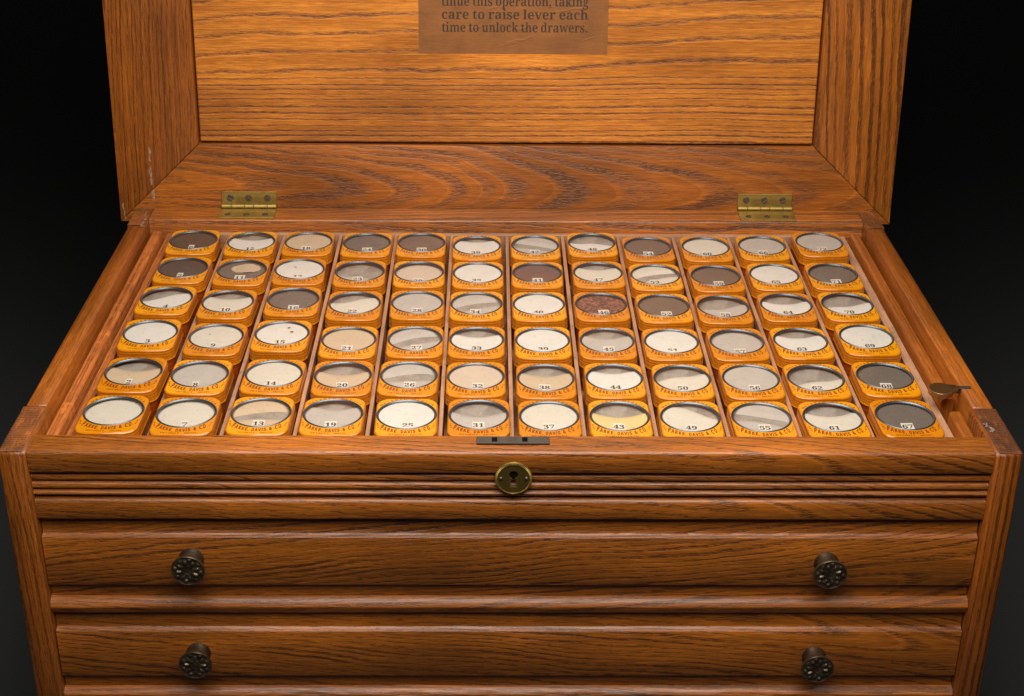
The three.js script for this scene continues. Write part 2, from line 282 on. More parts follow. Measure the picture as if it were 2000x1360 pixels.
// ---------------------------------------------------------------- lid
const lid = group('lid', cab); lid.position.set(0, RIM, -0.45846); lid.rotation.x = -0.09261;
{
  const w = 0.3665, b = -0.0142, ph = 0.2884, ps = 0.0608, pt = 0.407, top = 0.482, T = 0.022;
  const slab = (pts, wood, axis, off) => {
    const cx = pts.reduce((a, p) => a + p[0], 0) / pts.length, cy = pts.reduce((a, p) => a + p[1], 0) / pts.length;
    const sh = new THREE.Shape(pts.map(([x, y]) => new THREE.Vector2(x, y)));
    const g = new THREE.ExtrudeGeometry(sh, { depth: T - 0.0026, bevelEnabled: true, bevelSize: 0.0013, bevelThickness: 0.0013, bevelOffset: -0.0014, bevelSegments: 3, steps: 1 });
    g.translate(0, 0, -T + 0.0013); return wuv(toCreasedNormals(g, 0.5), axis, wood, off);
  };
  mesh('lid_rail', slab([[-w, b], [w, b], [ph, ps], [-ph, ps]], OAK.rail, 'x', [0.5, 0.12]), OAK.rail.mat, lid);
  mesh('lid_rail', slab([[-ph, pt], [ph, pt], [w, top], [-w, top]], OAK.rail, 'x', [0.5, 0.2]), OAK.rail.mat, lid);
  mesh('lid_stile', slab([[-w, b], [-ph, ps], [-ph, pt], [-w, top]], OAK.fine, 'y', [0.1, 0.65]), OAK.fine.mat, lid);
  mesh('lid_stile', slab([[ph, ps], [w, b], [w, top], [ph, pt]], OAK.stile, 'y', [0.12, 0.15]), OAK.stile.mat, lid);
  // panel, its face 4 mm behind the frame
  const pg = box(-ph + 0.0013, ph - 0.0013, ps + 0.0015, pt - 0.0015, -0.013, -0.005, 0.0015);
  mesh('lid_backing', wuv(box(-ph - 0.004, ph + 0.004, ps - 0.004, pt + 0.004, -0.0185, -0.0132), 'x', OAK.front, [0.5, 0.3]), OAK.front.mat, lid);
  mesh('lid_panel', wuv(pg, 'x', OAK.panel, [0.5, -0.16]), OAK.panel.mat, lid);
  // paper of instructions pasted on the panel
  const px0 = -0.0816, px1 = 0.0912, py0 = 0.1462, py1 = 0.262, pw = 1200, phh = Math.round(1200 * (py1 - py0) / (px1 - px0)), k = pw / (px1 - px0);
  const lines = [['tinue this operation, taking', 0.1893], ['care to raise lever each', 0.1774], ['time to unlock the drawers.', 0.1658]];
  const map = canvasTex(pw, phh, (c) => {
    const im = c.createImageData(pw, phh);
    for (let j = 0; j < phh; j++) for (let i = 0; i < pw; i++) {
      const f = vn(i * 0.02, j * 0.35, 31) * 0.12 + vn(i * 0.5, j * 0.5, 32) * 0.08 + fbm(i * 0.012, j * 0.012, 33) * 0.22, q = (j * pw + i) * 4, v = 0.80 + f;
      im.data[q] = 138 * v; im.data[q + 1] = 86 * v; im.data[q + 2] = 38 * v; im.data[q + 3] = 255;
    }
    c.putImageData(im, 0, 0);
    c.fillStyle = 'rgb(60,41,26)'; c.textBaseline = 'alphabetic';
    for (const [t, y] of lines) {
      const words = t.split(' '); c.font = `bold ${Math.round(0.0118 * k)}px serif`;
      const x0 = (-0.0609 - px0) * k, full = 0.1340 * k, ws = words.map(s => c.measureText(s).width), tot = ws.reduce((a, b2) => a + b2, 0);
      const natural = tot + (words.length - 1) * 0.0028 * k, sx = natural > full ? full / natural : Math.min(1.06, full / natural), gap = (full - tot * sx) / (words.length - 1);
      let x = x0; words.forEach((s, n) => { c.save(); c.translate(x, (py1 - y) * k); c.scale(sx, 1); c.fillText(s, 0, 0); c.restore(); x += ws[n] * sx + gap; });
    }
    const rp = rng(12); for (let q = 0; q < 260; q++) { c.strokeStyle = `rgba(${140 + rp() * 30},${92 + rp() * 20},44,${0.25 + 0.4 * rp()})`; c.lineWidth = 1 + rp() * 2; const px = rp() * pw, py = phh * (0.5 + 0.4 * rp()), l = 6 + rp() * 34; c.beginPath(); c.moveTo(px, py); c.lineTo(px + l, py + (rp() - 0.5) * 5); c.stroke(); }
  });
  const R = rng(9), creases = [[0.50, 0.905, 0.05], [0.47, 0.93, 0.06], [0.56, 0.885, 0.05], [0.78, 0.66, 0.08], [0.86, 0.64, 0.05], [0.30, 0.80, 0.06], [0.62, 0.69, 0.05], [0.55, 0.80, 0.05], [0.90, 0.885, 0.05], [0.4, 0.64, 0.06]];
  const bw = 512, bh = Math.round(bw * phh / pw), bumpM = dataTex(bw, bh, a => {
    for (let j = 0; j < bh; j++) for (let i = 0; i < bw; i++) {
      let h = 0.3 + 0.1 * fbm(i * 0.03, j * 0.2, 41);
      for (const [cx, cy, l] of creases) { const dx = (i / bw - cx) / l, dy = (1 - j / bh - cy) + 0.02 * dx - 0.012 * (vn(i * 0.05, cy * 9, 43) - 0.5); if (Math.abs(dx) < 1) h += 0.5 * (1 - dx * dx) * Math.exp(-dy * dy / 0.00004); }
      const q = (j * bw + i) * 4; a[q] = a[q + 1] = a[q + 2] = 255 * clamp(h); a[q + 3] = 255;
    }
  });
  const g = new THREE.BoxGeometry(px1 - px0, py1 - py0, 0.0003); g.translate((px0 + px1) / 2, (py0 + py1) / 2, -0.00482);
  const m = mesh('instruction_paper', g, new THREE.MeshPhysicalMaterial({ map, bumpMap: bumpM, bumpScale: 0.0004, roughness: 0.55, clearcoat: 0.2, clearcoatRoughness: 0.35 }), lid);
  m.userData.label = 'browned printed instruction paper pasted on the lid panel';
}

// chipped pale paint and plaster rubbed on at the corners
const M_SCUFF = new THREE.MeshStandardMaterial({ color: new THREE.Color(0.33, 0.25, 0.19), roughness: 0.9 });
function scuff(w, h, seed, n = 9) {                     // a cluster of small ragged flakes in the xy plane
  const r = rng(seed), list = [];
  for (let i = 0; i < n; i++) { const cx = (r() + r() - 1) * w / 2, cy = (i / n - 0.5 + (r() - 0.5) * 0.1) * h, a = (0.25 + r()) * h / n, b = (0.15 + 0.5 * r()) * w, pts = []; for (let k = 0; k < 11; k++) { const t = k / 11 * Math.PI * 2, q = 0.55 + 0.6 * r(); pts.push(new THREE.Vector2(cx + b * q * Math.cos(t), cy + a * q * Math.sin(t))); } list.push(new THREE.ShapeGeometry(new THREE.Shape(pts))); }
  return merge(list);
}
for (const [x, y, w, h, sd, n] of [[-0.3345, 0.041, 0.0022, 0.036, 3, 14], [-0.3335, 0.0125, 0.002, 0.010, 4, 6], [-0.3625, -0.002, 0.002, 0.016, 5, 6]]) { const m = mesh('paint_scuff', scuff(w, h, sd, n), M_SCUFF, lid); m.position.set(x, y, 0.00012); }
for (const [x, z, w, h, sd, n, turn] of [[-0.3362, -0.420, 0.003, 0.026, 6, 12, 0.1], [0.3362, -0.036, 0.0030, 0.013, 7, 12, 0.15]]) { const m = part('paint_scuff', scuff(w, h, sd, n).rotateX(-Math.PI / 2), M_SCUFF); m.position.set(x, RIM + 0.00085, z); m.rotation.y = turn; }

// ---------------------------------------------------------------- hinges, lock, lever, knobs
function screw(name, r, turn, parent) {                // slotted head, face towards +z
  const sh = new THREE.Shape(), sl = r * 0.16, a0 = Math.asin(sl / r);
  sh.absarc(0, 0, r, a0, Math.PI - a0, false); sh.closePath();
  const h1 = new THREE.ExtrudeGeometry(sh, { depth: 0.0005, bevelEnabled: true, bevelSize: 0.0002, bevelThickness: 0.0002, bevelOffset: -0.0002, bevelSegments: 2, curveSegments: 12 });
  const h2 = h1.clone().rotateZ(Math.PI), base = new THREE.CylinderGeometry(r, r, 0.0004, 20).rotateX(Math.PI / 2);
  const g = merge([h1, h2, base]); g.rotateZ(turn); return mesh(name, g, M.steel, parent);
}
for (const [x0, x1, turns] of [[-0.2692, -0.2176, [-0.6, 1.4, 1.5]], [0.2190, 0.2706, [0.9, 0.5, 0.2]]]) {
  const h = partGroup('hinge');
  const up = new THREE.Group(); up.rotation.x = -0.09261; up.position.z = -0.45846; up.updateMatrix();
  const L1 = box(x0, x1, 0.0022, 0.0160, 0.0001, 0.0016, 0.0004).applyMatrix4(up.matrix);
  mesh('hinge_leaf', L1, M.brass, h);
  mesh('hinge_leaf', box(x0 - 0.0004, x1 + 0.0002, 0.0001, 0.0014, -0.4520, -0.4290, 0.0004), M.brass, h);
  const ks = [0, 0.175, 0.42, 0.58, 0.83, 1];
  for (let i = 0; i < 5; i++) {
    const a = lerp(x0, x1, ks[i]) + 0.0002, b = lerp(x0, x1, ks[i + 1]) - 0.0002, c = new THREE.CylinderGeometry(0.0023, 0.0023, b - a, 20); c.rotateZ(Math.PI / 2); c.translate((a + b) / 2, 0.0027, -0.4545); mesh('knuckle', c, M.brass, h);
  }
  for (let i = 0; i < 3; i++) {
    const x = lerp(x0, x1, [0.155, 0.49, 0.83][i]);
    const s1 = screw('screw', 0.0031, turns[i], h); s1.position.set(x, 0.0098, 0.0015).applyMatrix4(up.matrix); s1.rotation.x = -0.09261;
    const s2 = screw('screw', 0.0027, turns[2 - i] + 0.4, h); s2.rotation.x = -Math.PI / 2; s2.position.set(x, 0.0013, -0.4375);
  }
}
{ // strike plate let into the front rail: bar with two square holes
  const sh = new THREE.Shape([[-0.0250, -0.0046], [0.0253, -0.0046], [0.0253, 0.0046], [-0.0250, 0.0046]].map(p => new THREE.Vector2(...p)));
  for (const x of [-0.0126, 0.0083]) { const q = new THREE.Path([[x - 0.0017, -0.0026], [x + 0.0017, -0.0026], [x + 0.0017, 0.0040], [x - 0.0017, 0.0040]].map(p => new THREE.Vector2(...p))); sh.holes.push(q); }
  const g = new THREE.ExtrudeGeometry(sh, { depth: 0.0010, bevelEnabled: true, bevelSize: 0.0002, bevelThickness: 0.0002, bevelOffset: -0.0002, bevelSegments: 1 }); g.rotateX(-Math.PI / 2); g.translate(0, 0.0004, -0.0152);
  const lp = partGroup('strike_plate'); mesh('plate', g, M.iron, lp);
  for (const x of [-0.0126, 0.0083]) { const q = new THREE.PlaneGeometry(0.0036, 0.0068); q.rotateX(-Math.PI / 2); q.translate(x, 0.00035, -0.0159); mesh('bolt_hole_black', q, M.black, lp); }  // black planes stand in for the darkness inside the holes
}
{ // escutcheon with milled edge
  const e = partGroup('escutcheon'), r = 0.0118, cy = -0.0198;
  const sh = new THREE.Shape(); sh.absarc(0, 0, r, 0, Math.PI * 2, false);
  const kh = new THREE.Path(); const kr = 0.0031, a0 = -1.15; kh.absarc(0, 0.0032, kr, -Math.PI / 2 + 0.42, Math.PI * 1.5 - 0.42, false); kh.lineTo(-0.0026, -0.0066); kh.lineTo(0.0026, -0.0066); kh.closePath();
  sh.holes.push(kh);
  const g = new THREE.ExtrudeGeometry(sh, { depth: 0.0012, bevelEnabled: false, curveSegments: 48 }); g.translate(0.0005, cy, 0.0004);
  mesh('plate', g, M.oldBrass, e);
  const n = 72, rp = [], ridx = [];
  for (let i = 0; i <= n * 2; i++) { const a = i / (n * 2) * Math.PI * 2, k = i % 2 ? 0.00035 : 0; [[r - 0.0008, 0.0016], [r - 0.0004, 0.0019 + k], [r + 0.0008, 0.0013 + k], [r + 0.0012 + k * 0.3, 0.0004]].forEach(([q, z]) => rp.push(q * Math.cos(a), q * Math.sin(a), z)); }
  for (let i = 0; i < n * 2; i++) for (let j = 0; j < 3; j++) { const a = i * 4 + j, b = a + 4; ridx.push(a, b, a + 1, b, b + 1, a + 1); }
  let rg = new THREE.BufferGeometry(); rg.setAttribute('position', new THREE.Float32BufferAttribute(rp, 3)); rg.setIndex(ridx); rg = rg.toNonIndexed(); rg.computeVertexNormals(); { const p = rg.attributes.position, uv = new Float32Array(p.count * 2); for (let i = 0; i < p.count; i++) { uv[2 * i] = p.getX(i) * 30; uv[2 * i + 1] = p.getY(i) * 30; } rg.setAttribute('uv', new THREE.BufferAttribute(uv, 2)); }
  rg.translate(0.0005, cy, 0.0002); mesh('milled_edge', rg, M.oldBrass, e);
  for (const s of [-1, 1]) { const q = new THREE.SphereGeometry(0.0014, 16, 10); q.scale(1, 1, 0.8); q.translate(0.0005 + s * 0.0088, cy + 0.0006, 0.0018); mesh('pin', q, M.steel, e); }
  const hole = new THREE.CircleGeometry(0.0034, 24); hole.translate(0.0005, cy + 0.0032, 0.00015); mesh('keyhole_black_disc', hole, M.black, e);  // flat black disc in place of the dark inside of the bore
}
{ // unlocking lever on the right: rounded thumb plate and stem let into the side
  const l = partGroup('unlocking_lever');
  const sh = new THREE.Shape(); sh.absarc(0, 0, 0.0092, 0.62, Math.PI * 2 - 0.62, false); sh.quadraticCurveTo(0.0098, -0.0034, 0.0135, -0.0020); sh.lineTo(0.0135, 0.0020); sh.quadraticCurveTo(0.0098, 0.0034, 0.0092 * Math.cos(0.62), 0.0092 * Math.sin(0.62));
  const g = new THREE.ExtrudeGeometry(sh, { depth: 0.0030, bevelEnabled: true, bevelSize: 0.0008, bevelThickness: 0.0008, bevelOffset: -0.0008, bevelSegments: 4, curveSegments: 32 }); g.rotateX(-Math.PI / 2);
  const t = mesh('thumb_plate', toCreasedNormals(g, 0.6), new THREE.MeshStandardMaterial({ map: patina(83, [150, 112, 70], [122, 86, 52], 5), metalness: 0.75, roughness: 0.34 }), l);
  t.position.set(0.3165, -0.0008, -0.0905); t.rotation.y = 0.30;
  mesh('lever_stem', box(0.3275, 0.3405, -0.004, 0.0009, -0.0985, -0.0948, 0.0006), M.iron, l);
}
function knobGeo() {
  const prof = [[0.0085, 0], [0.0088, 0.0012], [0.0078, 0.0024], [0.0072, 0.0050], [0.0074, 0.0085], [0.0086, 0.0112], [0.0106, 0.0128], [0.0117, 0.0140], [0.0119, 0.0152], [0.0114, 0.0162]].map(p => new THREE.Vector2(...p));
  const a = new THREE.LatheGeometry(prof, 48); a.rotateX(Math.PI / 2);
  const nr = 22, nt = 96, pos = [], uv = [], idx = [], RR = 0.0114;
  const star = (r, t) => { const k = Math.cos(t * 8), q = r / RR;
    let h = 0.0003 * smooth(0.2, 0.05, q) + 0.0007 * Math.exp(-Math.pow((q - 0.30) / 0.07, 2));
    h += 0.0012 * smooth(0.1, 0.6, k) * smooth(0.34, 0.48, q) * smooth(0.80, 0.62, q);
    h += 0.0010 * smooth(0.1, 0.7, -k) * smooth(0.62, 0.72, q) * smooth(0.94, 0.84, q);
    return h + 0.0006 * smooth(0.92, 1, q) - 0.0006; };
  for (let j = 0; j <= nr; j++) for (let i = 0; i <= nt; i++) { const r = RR * j / nr, t = i / nt * Math.PI * 2; pos.push(r * Math.cos(t), r * Math.sin(t), 0.0162 + star(r, t)); uv.push(0.5 + r * 40 * Math.cos(t), 0.5 + r * 40 * Math.sin(t)); }
  for (let j = 0; j < nr; j++) for (let i = 0; i < nt; i++) { const p = j * (nt + 1) + i, q = p + nt + 1; idx.push(p, q, p + 1, q, q + 1, p + 1); }
  const f = new THREE.BufferGeometry(); f.setAttribute('position', new THREE.Float32BufferAttribute(pos, 3)); f.setAttribute('uv', new THREE.Float32BufferAttribute(uv, 2)); f.setIndex(idx); f.computeVertexNormals();
  return merge([a, f]);
}
const KNOB = knobGeo();
[[[-0.2263, -0.0885], [0.2238, -0.0915]], [[-0.2278, -0.1705], [0.2230, -0.1742]], [[-0.227, -0.251], [0.2235, -0.254]]].forEach((pair, i) => pair.forEach(([x, y], k) => {
  const m = mesh('knob', KNOB, M.bronze, drawers[i]); m.position.set(x, y, -0.0036); m.rotation.z = [0.2, 1.1, 2.3, 0.6, 0, 0][i * 2 + k];
}));

// ---------------------------------------------------------------- the tins
const TW = 0.0455, TD = 0.0585, TC = 0.0105, WZ = 0.0041;       // width, depth, corner; the window's centre lies WZ behind the tin's centre
const TH = 0.0307, SK = 0.0098;                                 // height to the lid's top, depth of the lid's skirt
const RO = 0.0216, RI = 0.0193;
function outline(inset, n = 10) {                               // rounded rectangle, points anticlockwise seen from above (x, z)
  const w = TW / 2 - inset, d = TD / 2 - inset, c = Math.max(TC - inset, 0.001), o = [];
  for (const [sx, sz, a] of [[1, -1, 0], [-1, -1, 90], [-1, 1, 180], [1, 1, 270]]) for (let i = 0; i <= n; i++) { const t = (a + i / n * 90) * Math.PI / 180; o.push([sx * (w - c) + c * Math.cos(t), sz * (d - c) - c * Math.sin(t)]); }
  return o;
}
function loft(rings, vs) {                                      // rings of [inset, y]; u runs round the tin in metres
  const pos = [], uv = [], idx = []; let N;
  rings.forEach(([ins, y], j) => { const o = outline(ins); o.push(o[0]); N = o.length; let u = 0; o.forEach(([x, z], i) => { if (i) u += Math.hypot(x - o[i - 1][0], z - o[i - 1][1]); pos.push(x, y, z); uv.push(u, vs[j]); }); });
  for (let j = 0; j < rings.length - 1; j++) for (let i = 0; i < N - 1; i++) { const a = j * N + i, b = a + N; idx.push(a, a + 1, b, a + 1, b + 1, b); }
  const g = new THREE.BufferGeometry(); g.setAttribute('position', new THREE.Float32BufferAttribute(pos, 3)); g.setAttribute('uv', new THREE.Float32BufferAttribute(uv, 2)); g.setIndex(idx); return toCreasedNormals(g, 0.9);
}
const yt = TH;
const skirtGeo = loft([[0.0012, yt - SK - 0.0002], [0.0002, yt - SK], [-0.0002, yt - SK + 0.0006], [0.0002, yt - SK + 0.0013], [0.0003, yt - 0.0014], [0.0005, yt - 0.0007], [0.0010, yt - 0.0002], [0.0016, yt]], [0, 0.02, 0.08, 0.14, 0.78, 0.88, 0.95, 1].map(v => v));
const bodyGeo = loft([[0.0030, 0], [0.0012, 0.0002], [0.0010, 0.0012], [0.0010, yt - SK + 0.0004]], [0, 0.02, 0.06, 1]);
const bodyFloor = (() => { const s = new THREE.Shape(outline(0.0030).map(([x, z]) => new THREE.Vector2(x, -z))); const g = new THREE.ShapeGeometry(s); g.rotateX(-Math.PI / 2); g.translate(0, 0.0001, 0); return g; })();
const topGeo = (() => {
  const s = new THREE.Shape(outline(0.0016).map(([x, z]) => new THREE.Vector2(x, -z))); const h = new THREE.Path(); h.absarc(0, WZ, 0.0209, 0, Math.PI * 2, true); s.holes.push(h);
  const g = new THREE.ShapeGeometry(s, 48); const p = g.attributes.position, uv = g.attributes.uv;
  for (let i = 0; i < p.count; i++) uv.setXY(i, p.getX(i) / TW + 0.5, p.getY(i) / TD + 0.5);
  g.rotateX(-Math.PI / 2); g.translate(0, yt, 0); return g;
})();
const ringGeo = (() => { const g = new THREE.LatheGeometry([[0.0199, -0.0006], [0.0201, 0.0000], [0.0203, 0.0002], [0.0205, 0.0001], [0.0207, 0.0004], [0.0210, 0.0006], [0.0213, 0.00065], [0.0216, 0.0004], [0.0218, 0.0001], [0.0218, -0.0002]].map(p => new THREE.Vector2(...p)), 72); g.translate(0, yt, -WZ); return g; })();
const paneGeo = (() => { const R = 0.0201, nr = 6, nt = 48, pos = [0, 0.0004, 0], idx = []; for (let j = 1; j <= nr; j++) for (let i = 0; i < nt; i++) { const r = R * j / nr, a = i / nt * Math.PI * 2; pos.push(r * Math.cos(a), 0.0004 * (1 - (j / nr) ** 2), r * Math.sin(a)); } for (let i = 0; i < nt; i++) idx.push(0, 1 + (i + 1) % nt, 1 + i); for (let j = 0; j < nr - 1; j++) for (let i = 0; i < nt; i++) { const a = 1 + j * nt + i, b = 1 + j * nt + (i + 1) % nt; idx.push(a, b, a + nt, b, b + nt, a + nt); } const g = new THREE.BufferGeometry(); g.setAttribute('position', new THREE.Float32BufferAttribute(pos, 3)); g.setIndex(idx); g.computeVertexNormals(); g.translate(0, yt - 0.0003, -WZ); return g; })();
const M_PANE = new THREE.MeshPhysicalMaterial({ color: 0xffffff, transmission: 1, thickness: 0, roughness: 0.12, ior: 1.55 });

// printed lid top
const PM = 22.5;                                                // canvas pixels per mm
const topMaps = [0, 1, 2, 3].map(V => canvasTex(Math.round(TW * 1000 * PM), Math.round(TD * 1000 * PM), (c, w, h) => {
  const im = c.createImageData(w, h);
  for (let j = 0; j < h; j++) for (let i = 0; i < w; i++) { const q = (j * w + i) * 4, v = 0.95 + 0.07 * fbm(i * 0.006 + V * 9, j * 0.006, 51) + 0.03 * vn(i * 0.2, j * 0.2, 52), wn = smooth(0.80, 0.84, fbm(i * 0.05 + V * 31, j * 0.05, 54)) * 0.35; im.data[q] = clamp(lerp([230, 220, 234, 210][V], 196, wn) * v, 0, 255); im.data[q + 1] = clamp(lerp([150, 139, 156, 128][V], 104, wn) * v, 0, 255); im.data[q + 2] = clamp(lerp(10, 24, wn) * v, 0, 255); im.data[q + 3] = 255; }
  c.putImageData(im, 0, 0);
  const cx = w / 2, cy = (TD / 2 - WZ) * 1000 * PM, ink = 'rgb(132,54,8)';
  c.fillStyle = ink; c.strokeStyle = 'rgb(122,46,6)'; c.textAlign = 'center'; c.textBaseline = 'alphabetic';
  // arched title behind the window
  const t1 = 'MATERIA MEDICA', n1 = t1.length; c.font = `bold ${Math.round(3.1 * PM)}px sans-serif`;
  for (let i = 0; i < n1; i++) { const a = lerp(-52, 52, i / (n1 - 1)) * Math.PI / 180; c.save(); c.translate(cx, cy); c.rotate(a); c.translate(0, -22.5 * PM); c.scale(1.15, 0.9); c.fillText(t1[i], 0, 0); c.restore(); }
  // maker's line: letters stretched to fill between the window's arc and a slightly sagging baseline
  const t2 = [...'PARKE, DAVIS & CO.'], wd = { ' ': 0.55, ',': 0.42, '.': 0.42, I: 0.5 }; const tot = t2.reduce((a, s) => a + (wd[s] ?? 1), 0); let x = -18.6; const un = 37.4 / tot;
  for (const s of t2) {
    const ww = (wd[s] ?? 1) * un, mx = x + ww / 2; x += ww; if (s === ' ') continue;
    const arcY = Math.sqrt(Math.max(22.9 * 22.9 - mx * mx, 0)), base = 27.3 - 0.0185 * mx * mx, hgt = Math.max(base - arcY, 2.9) * 0.97;
    const fs = 4 * PM; c.font = `bold ${fs}px sans-serif`; const mw = c.measureText(s).width;
    c.save(); c.translate(cx + mx * PM, cy + base * PM); c.rotate(-0.012 * mx); c.scale(Math.min(ww * 0.84 * PM / mw, 1.15), (s === ',' || s === '.' ? 3.2 : hgt) * PM / (fs * 0.73)); c.lineWidth = 4; c.fillText(s, 0, 0); c.strokeText(s, 0, 0); c.restore();
  }
  c.fillStyle = 'rgb(140,60,8)'; const t3 = [...'DETROIT, MICH.'];
  c.font = `bold ${Math.round(2.8 * PM)}px sans-serif`; t3.forEach((s, i) => { const mx = lerp(-12.6, 12.6, i / (t3.length - 1)); c.save(); c.translate(cx + mx * PM, cy + (30.4 - 0.006 * mx * mx) * PM); c.rotate(-0.006 * mx); c.scale(1.15, 1); c.fillText(s, 0, 0); c.restore(); });
  c.font = `${Math.round(1.5 * PM)}px sans-serif`; ['U.', 'S.', 'A.'].forEach((s, i) => c.fillText(s, cx + (i - 1) * 3.4 * PM, cy + 32.4 * PM));
  // small corner ornaments and the border line
  c.fillStyle = ink; for (const s of [-1, 1]) for (let k = 0; k < 3; k++) { c.save(); c.translate(cx + s * (20.4 - 0.4 * k) * PM, cy + (13.8 + 2.3 * k) * PM); c.rotate(s * 0.5); c.beginPath(); c.moveTo(-0.8 * PM, 0); c.lineTo(0.8 * PM, -0.5 * PM); c.lineTo(0.2 * PM, 1.2 * PM); c.fill(); c.restore(); }
  // rubbed and stained spots, different on each print
  const rr = rng(300 + V * 17);
  for (let q = 0; q < 26; q++) { const ed = rr() < 0.7, a = rr() * Math.PI * 2, px = ed ? cx + Math.sign(Math.cos(a)) * (0.38 + 0.1 * rr()) * w * (0.5 + 0.5 * Math.abs(Math.cos(a))) : rr() * w, py = ed ? h / 2 + Math.sin(a) * 0.48 * h : rr() * h, sz = (0.15 + rr() * rr() * 1.0) * PM; c.fillStyle = rr() < 0.6 ? 'rgba(120,66,22,0.55)' : 'rgba(250,196,110,0.5)'; c.beginPath(); for (let m = 0; m < 9; m++) { const t = m / 9 * 6.283, u = sz * (0.4 + 0.8 * rr()); c.lineTo(px + u * Math.cos(t) * 1.4, py + u * Math.sin(t) * 0.8); } c.fill(); }
  c.strokeStyle = 'rgba(252,200,120,0.45)'; for (let q = 0; q < 7; q++) { c.lineWidth = 0.6 + rr() * 1.6; const px = rr() * w, py = rr() * h, a = rr() * 6.28, l = (1 + 4 * rr()) * PM; c.beginPath(); c.moveTo(px, py); c.lineTo(px + l * Math.cos(a), py + l * Math.sin(a)); c.stroke(); }
}));
// printed sides: zigzag ornament between lines on the skirt; deeper orange with a diaper pattern on the body
function sideMap(skirt) {
  const w = 512, h = 256, t = canvasTex(w, h, (c) => {
    const im = c.createImageData(w, h); for (let j = 0; j < h; j++) for (let i = 0; i < w; i++) { const q = (j * w + i) * 4, v = 0.92 + 0.14 * fbm(i * 0.02, j * 0.02, 57); im.data[q] = (skirt ? 214 : 190) * v; im.data[q + 1] = (skirt ? 128 : 86) * v; im.data[q + 2] = (skirt ? 12 : 14) * v; im.data[q + 3] = 255; }
    c.putImageData(im, 0, 0); c.strokeStyle = skirt ? 'rgb(126,42,8)' : 'rgb(116,34,8)'; c.fillStyle = c.strokeStyle;
    if (skirt) {
      c.lineWidth = 6; for (const y of [40, 118, 206]) { c.beginPath(); c.moveTo(0, y); c.lineTo(w, y); c.stroke(); }
      for (let k = 0; k < 16; k++) { const x = k * 32; c.beginPath(); c.moveTo(x, 50); c.lineTo(x + 26, 50); c.lineTo(x + 13, 80); c.fill(); c.beginPath(); c.moveTo(x + 16, 112); c.lineTo(x + 42, 112); c.lineTo(x + 29, 84); c.fill(); }
      c.lineWidth = 9; for (let k = 0; k < 8; k++) { const x = k * 64; for (const y of [134, 164]) { c.beginPath(); c.moveTo(x - 6, y); c.lineTo(x + 32, y + 26); c.lineTo(x + 70, y); c.stroke(); } }
    } else {
      c.lineWidth = 9; for (let k = 0; k < 8; k++) { const x = k * 64; for (let y = 30; y < 256; y += 44) { c.beginPath(); c.arc(x + 32, y, 14, 0, 7); c.stroke(); c.beginPath(); c.moveTo(x, y - 16); c.lineTo(x, y + 16); c.stroke(); } }
    }
  }); t.wrapS = THREE.RepeatWrapping; t.repeat.set(1 / 0.016, 1); return t;
}
const lacquer = (map, r = 0.3) => new THREE.MeshPhysicalMaterial({ map, roughness: r, clearcoat: 0.6, clearcoatRoughness: 0.09 });
const M_TOPS = topMaps.map(m => lacquer(m, 0.36)), M_SKIRT = lacquer(sideMap(true)), M_BODY = lacquer(sideMap(false));
// number tickets: one sheet of numerals, each ticket cut out of it
const CW = 112, CH = 100, COLS = 9;
const numMap = canvasTex(CW * COLS, CH * 8, (c, w, h) => {
  c.fillStyle = 'rgb(216,207,190)'; c.fillRect(0, 0, w, h); c.fillStyle = 'rgb(52,42,36)'; c.textAlign = 'center'; c.textBaseline = 'middle'; c.font = 'bold 74px serif';
  for (let n = 1; n <= 72; n++) { const i = (n - 1) % COLS, j = Math.floor((n - 1) / COLS); c.save(); c.translate((i + 0.5) * CW, (j + 0.5) * CH + 4); c.scale(1.26, 1.1); c.lineWidth = 2; c.strokeStyle = c.fillStyle; c.fillText(String(n), 0, 0); c.strokeText(String(n), 0, 0); c.restore(); }
});
const M_NUM = new THREE.MeshStandardMaterial({ map: numMap, roughness: 0.8 });
function ticket(n) {
  const g = new THREE.PlaneGeometry(0.0088, 0.0084); const uv = g.attributes.uv, i = (n - 1) % COLS, j = Math.floor((n - 1) / COLS), one = n < 10 ? 0.22 : 0;
  for (let k = 0; k < 4; k++) uv.setXY(k, (i + lerp(one, 1 - one, uv.getX(k))) / COLS, 1 - (j + 1 - uv.getY(k)) / 8);
  if (one) g.scale(0.56, 1, 1); g.rotateX(-Math.PI / 2); return g;
}
// papers and contents
const paperTex = {}; function paperMat(rgb, seed, kind = 'paper') {
  const key = rgb.join() + kind; if (paperTex[key]) return paperTex[key];
  const n = 128, herb = kind === 'herb';
  const t = dataTex(n, n, a => { for (let j = 0; j < n; j++) for (let i = 0; i < n; i++) { const q = (j * n + i) * 4, v = herb ? 0.62 + 0.7 * smooth(0.3, 0.75, vn(i * 0.22, j * 0.3, seed)) * (0.5 + 0.5 * vn(i * 0.6, j * 0.6, seed + 1)) : 0.96 + 0.05 * fbm(i * 0.05, j * 0.05, seed) + 0.03 * vn(i * 0.7, j * 0.7, seed + 1) - 0.10 * smooth(0.86, 0.93, vn(i * 0.22, j * 0.22, seed + 2)); for (let c = 0; c < 3; c++) a[q + c] = clamp(rgb[c] * v, 0, 255); a[q + 3] = 255; } }, true);
  return paperTex[key] = new THREE.MeshStandardMaterial({ map: t, roughness: 0.9 });
}
const M_SHADE_PLATE = new THREE.MeshStandardMaterial({ map: patina(85, [176, 168, 156], [150, 141, 130], 4), metalness: 0.35, roughness: 0.55 });  // plate grey also stands in for shade in the hollows and folds
const PAP = { white: [214, 208, 198], cream: [206, 197, 180], tan: [197, 173, 143], pink: [203, 182, 160], grey: [182, 173, 162], yellow: [216, 190, 128] };
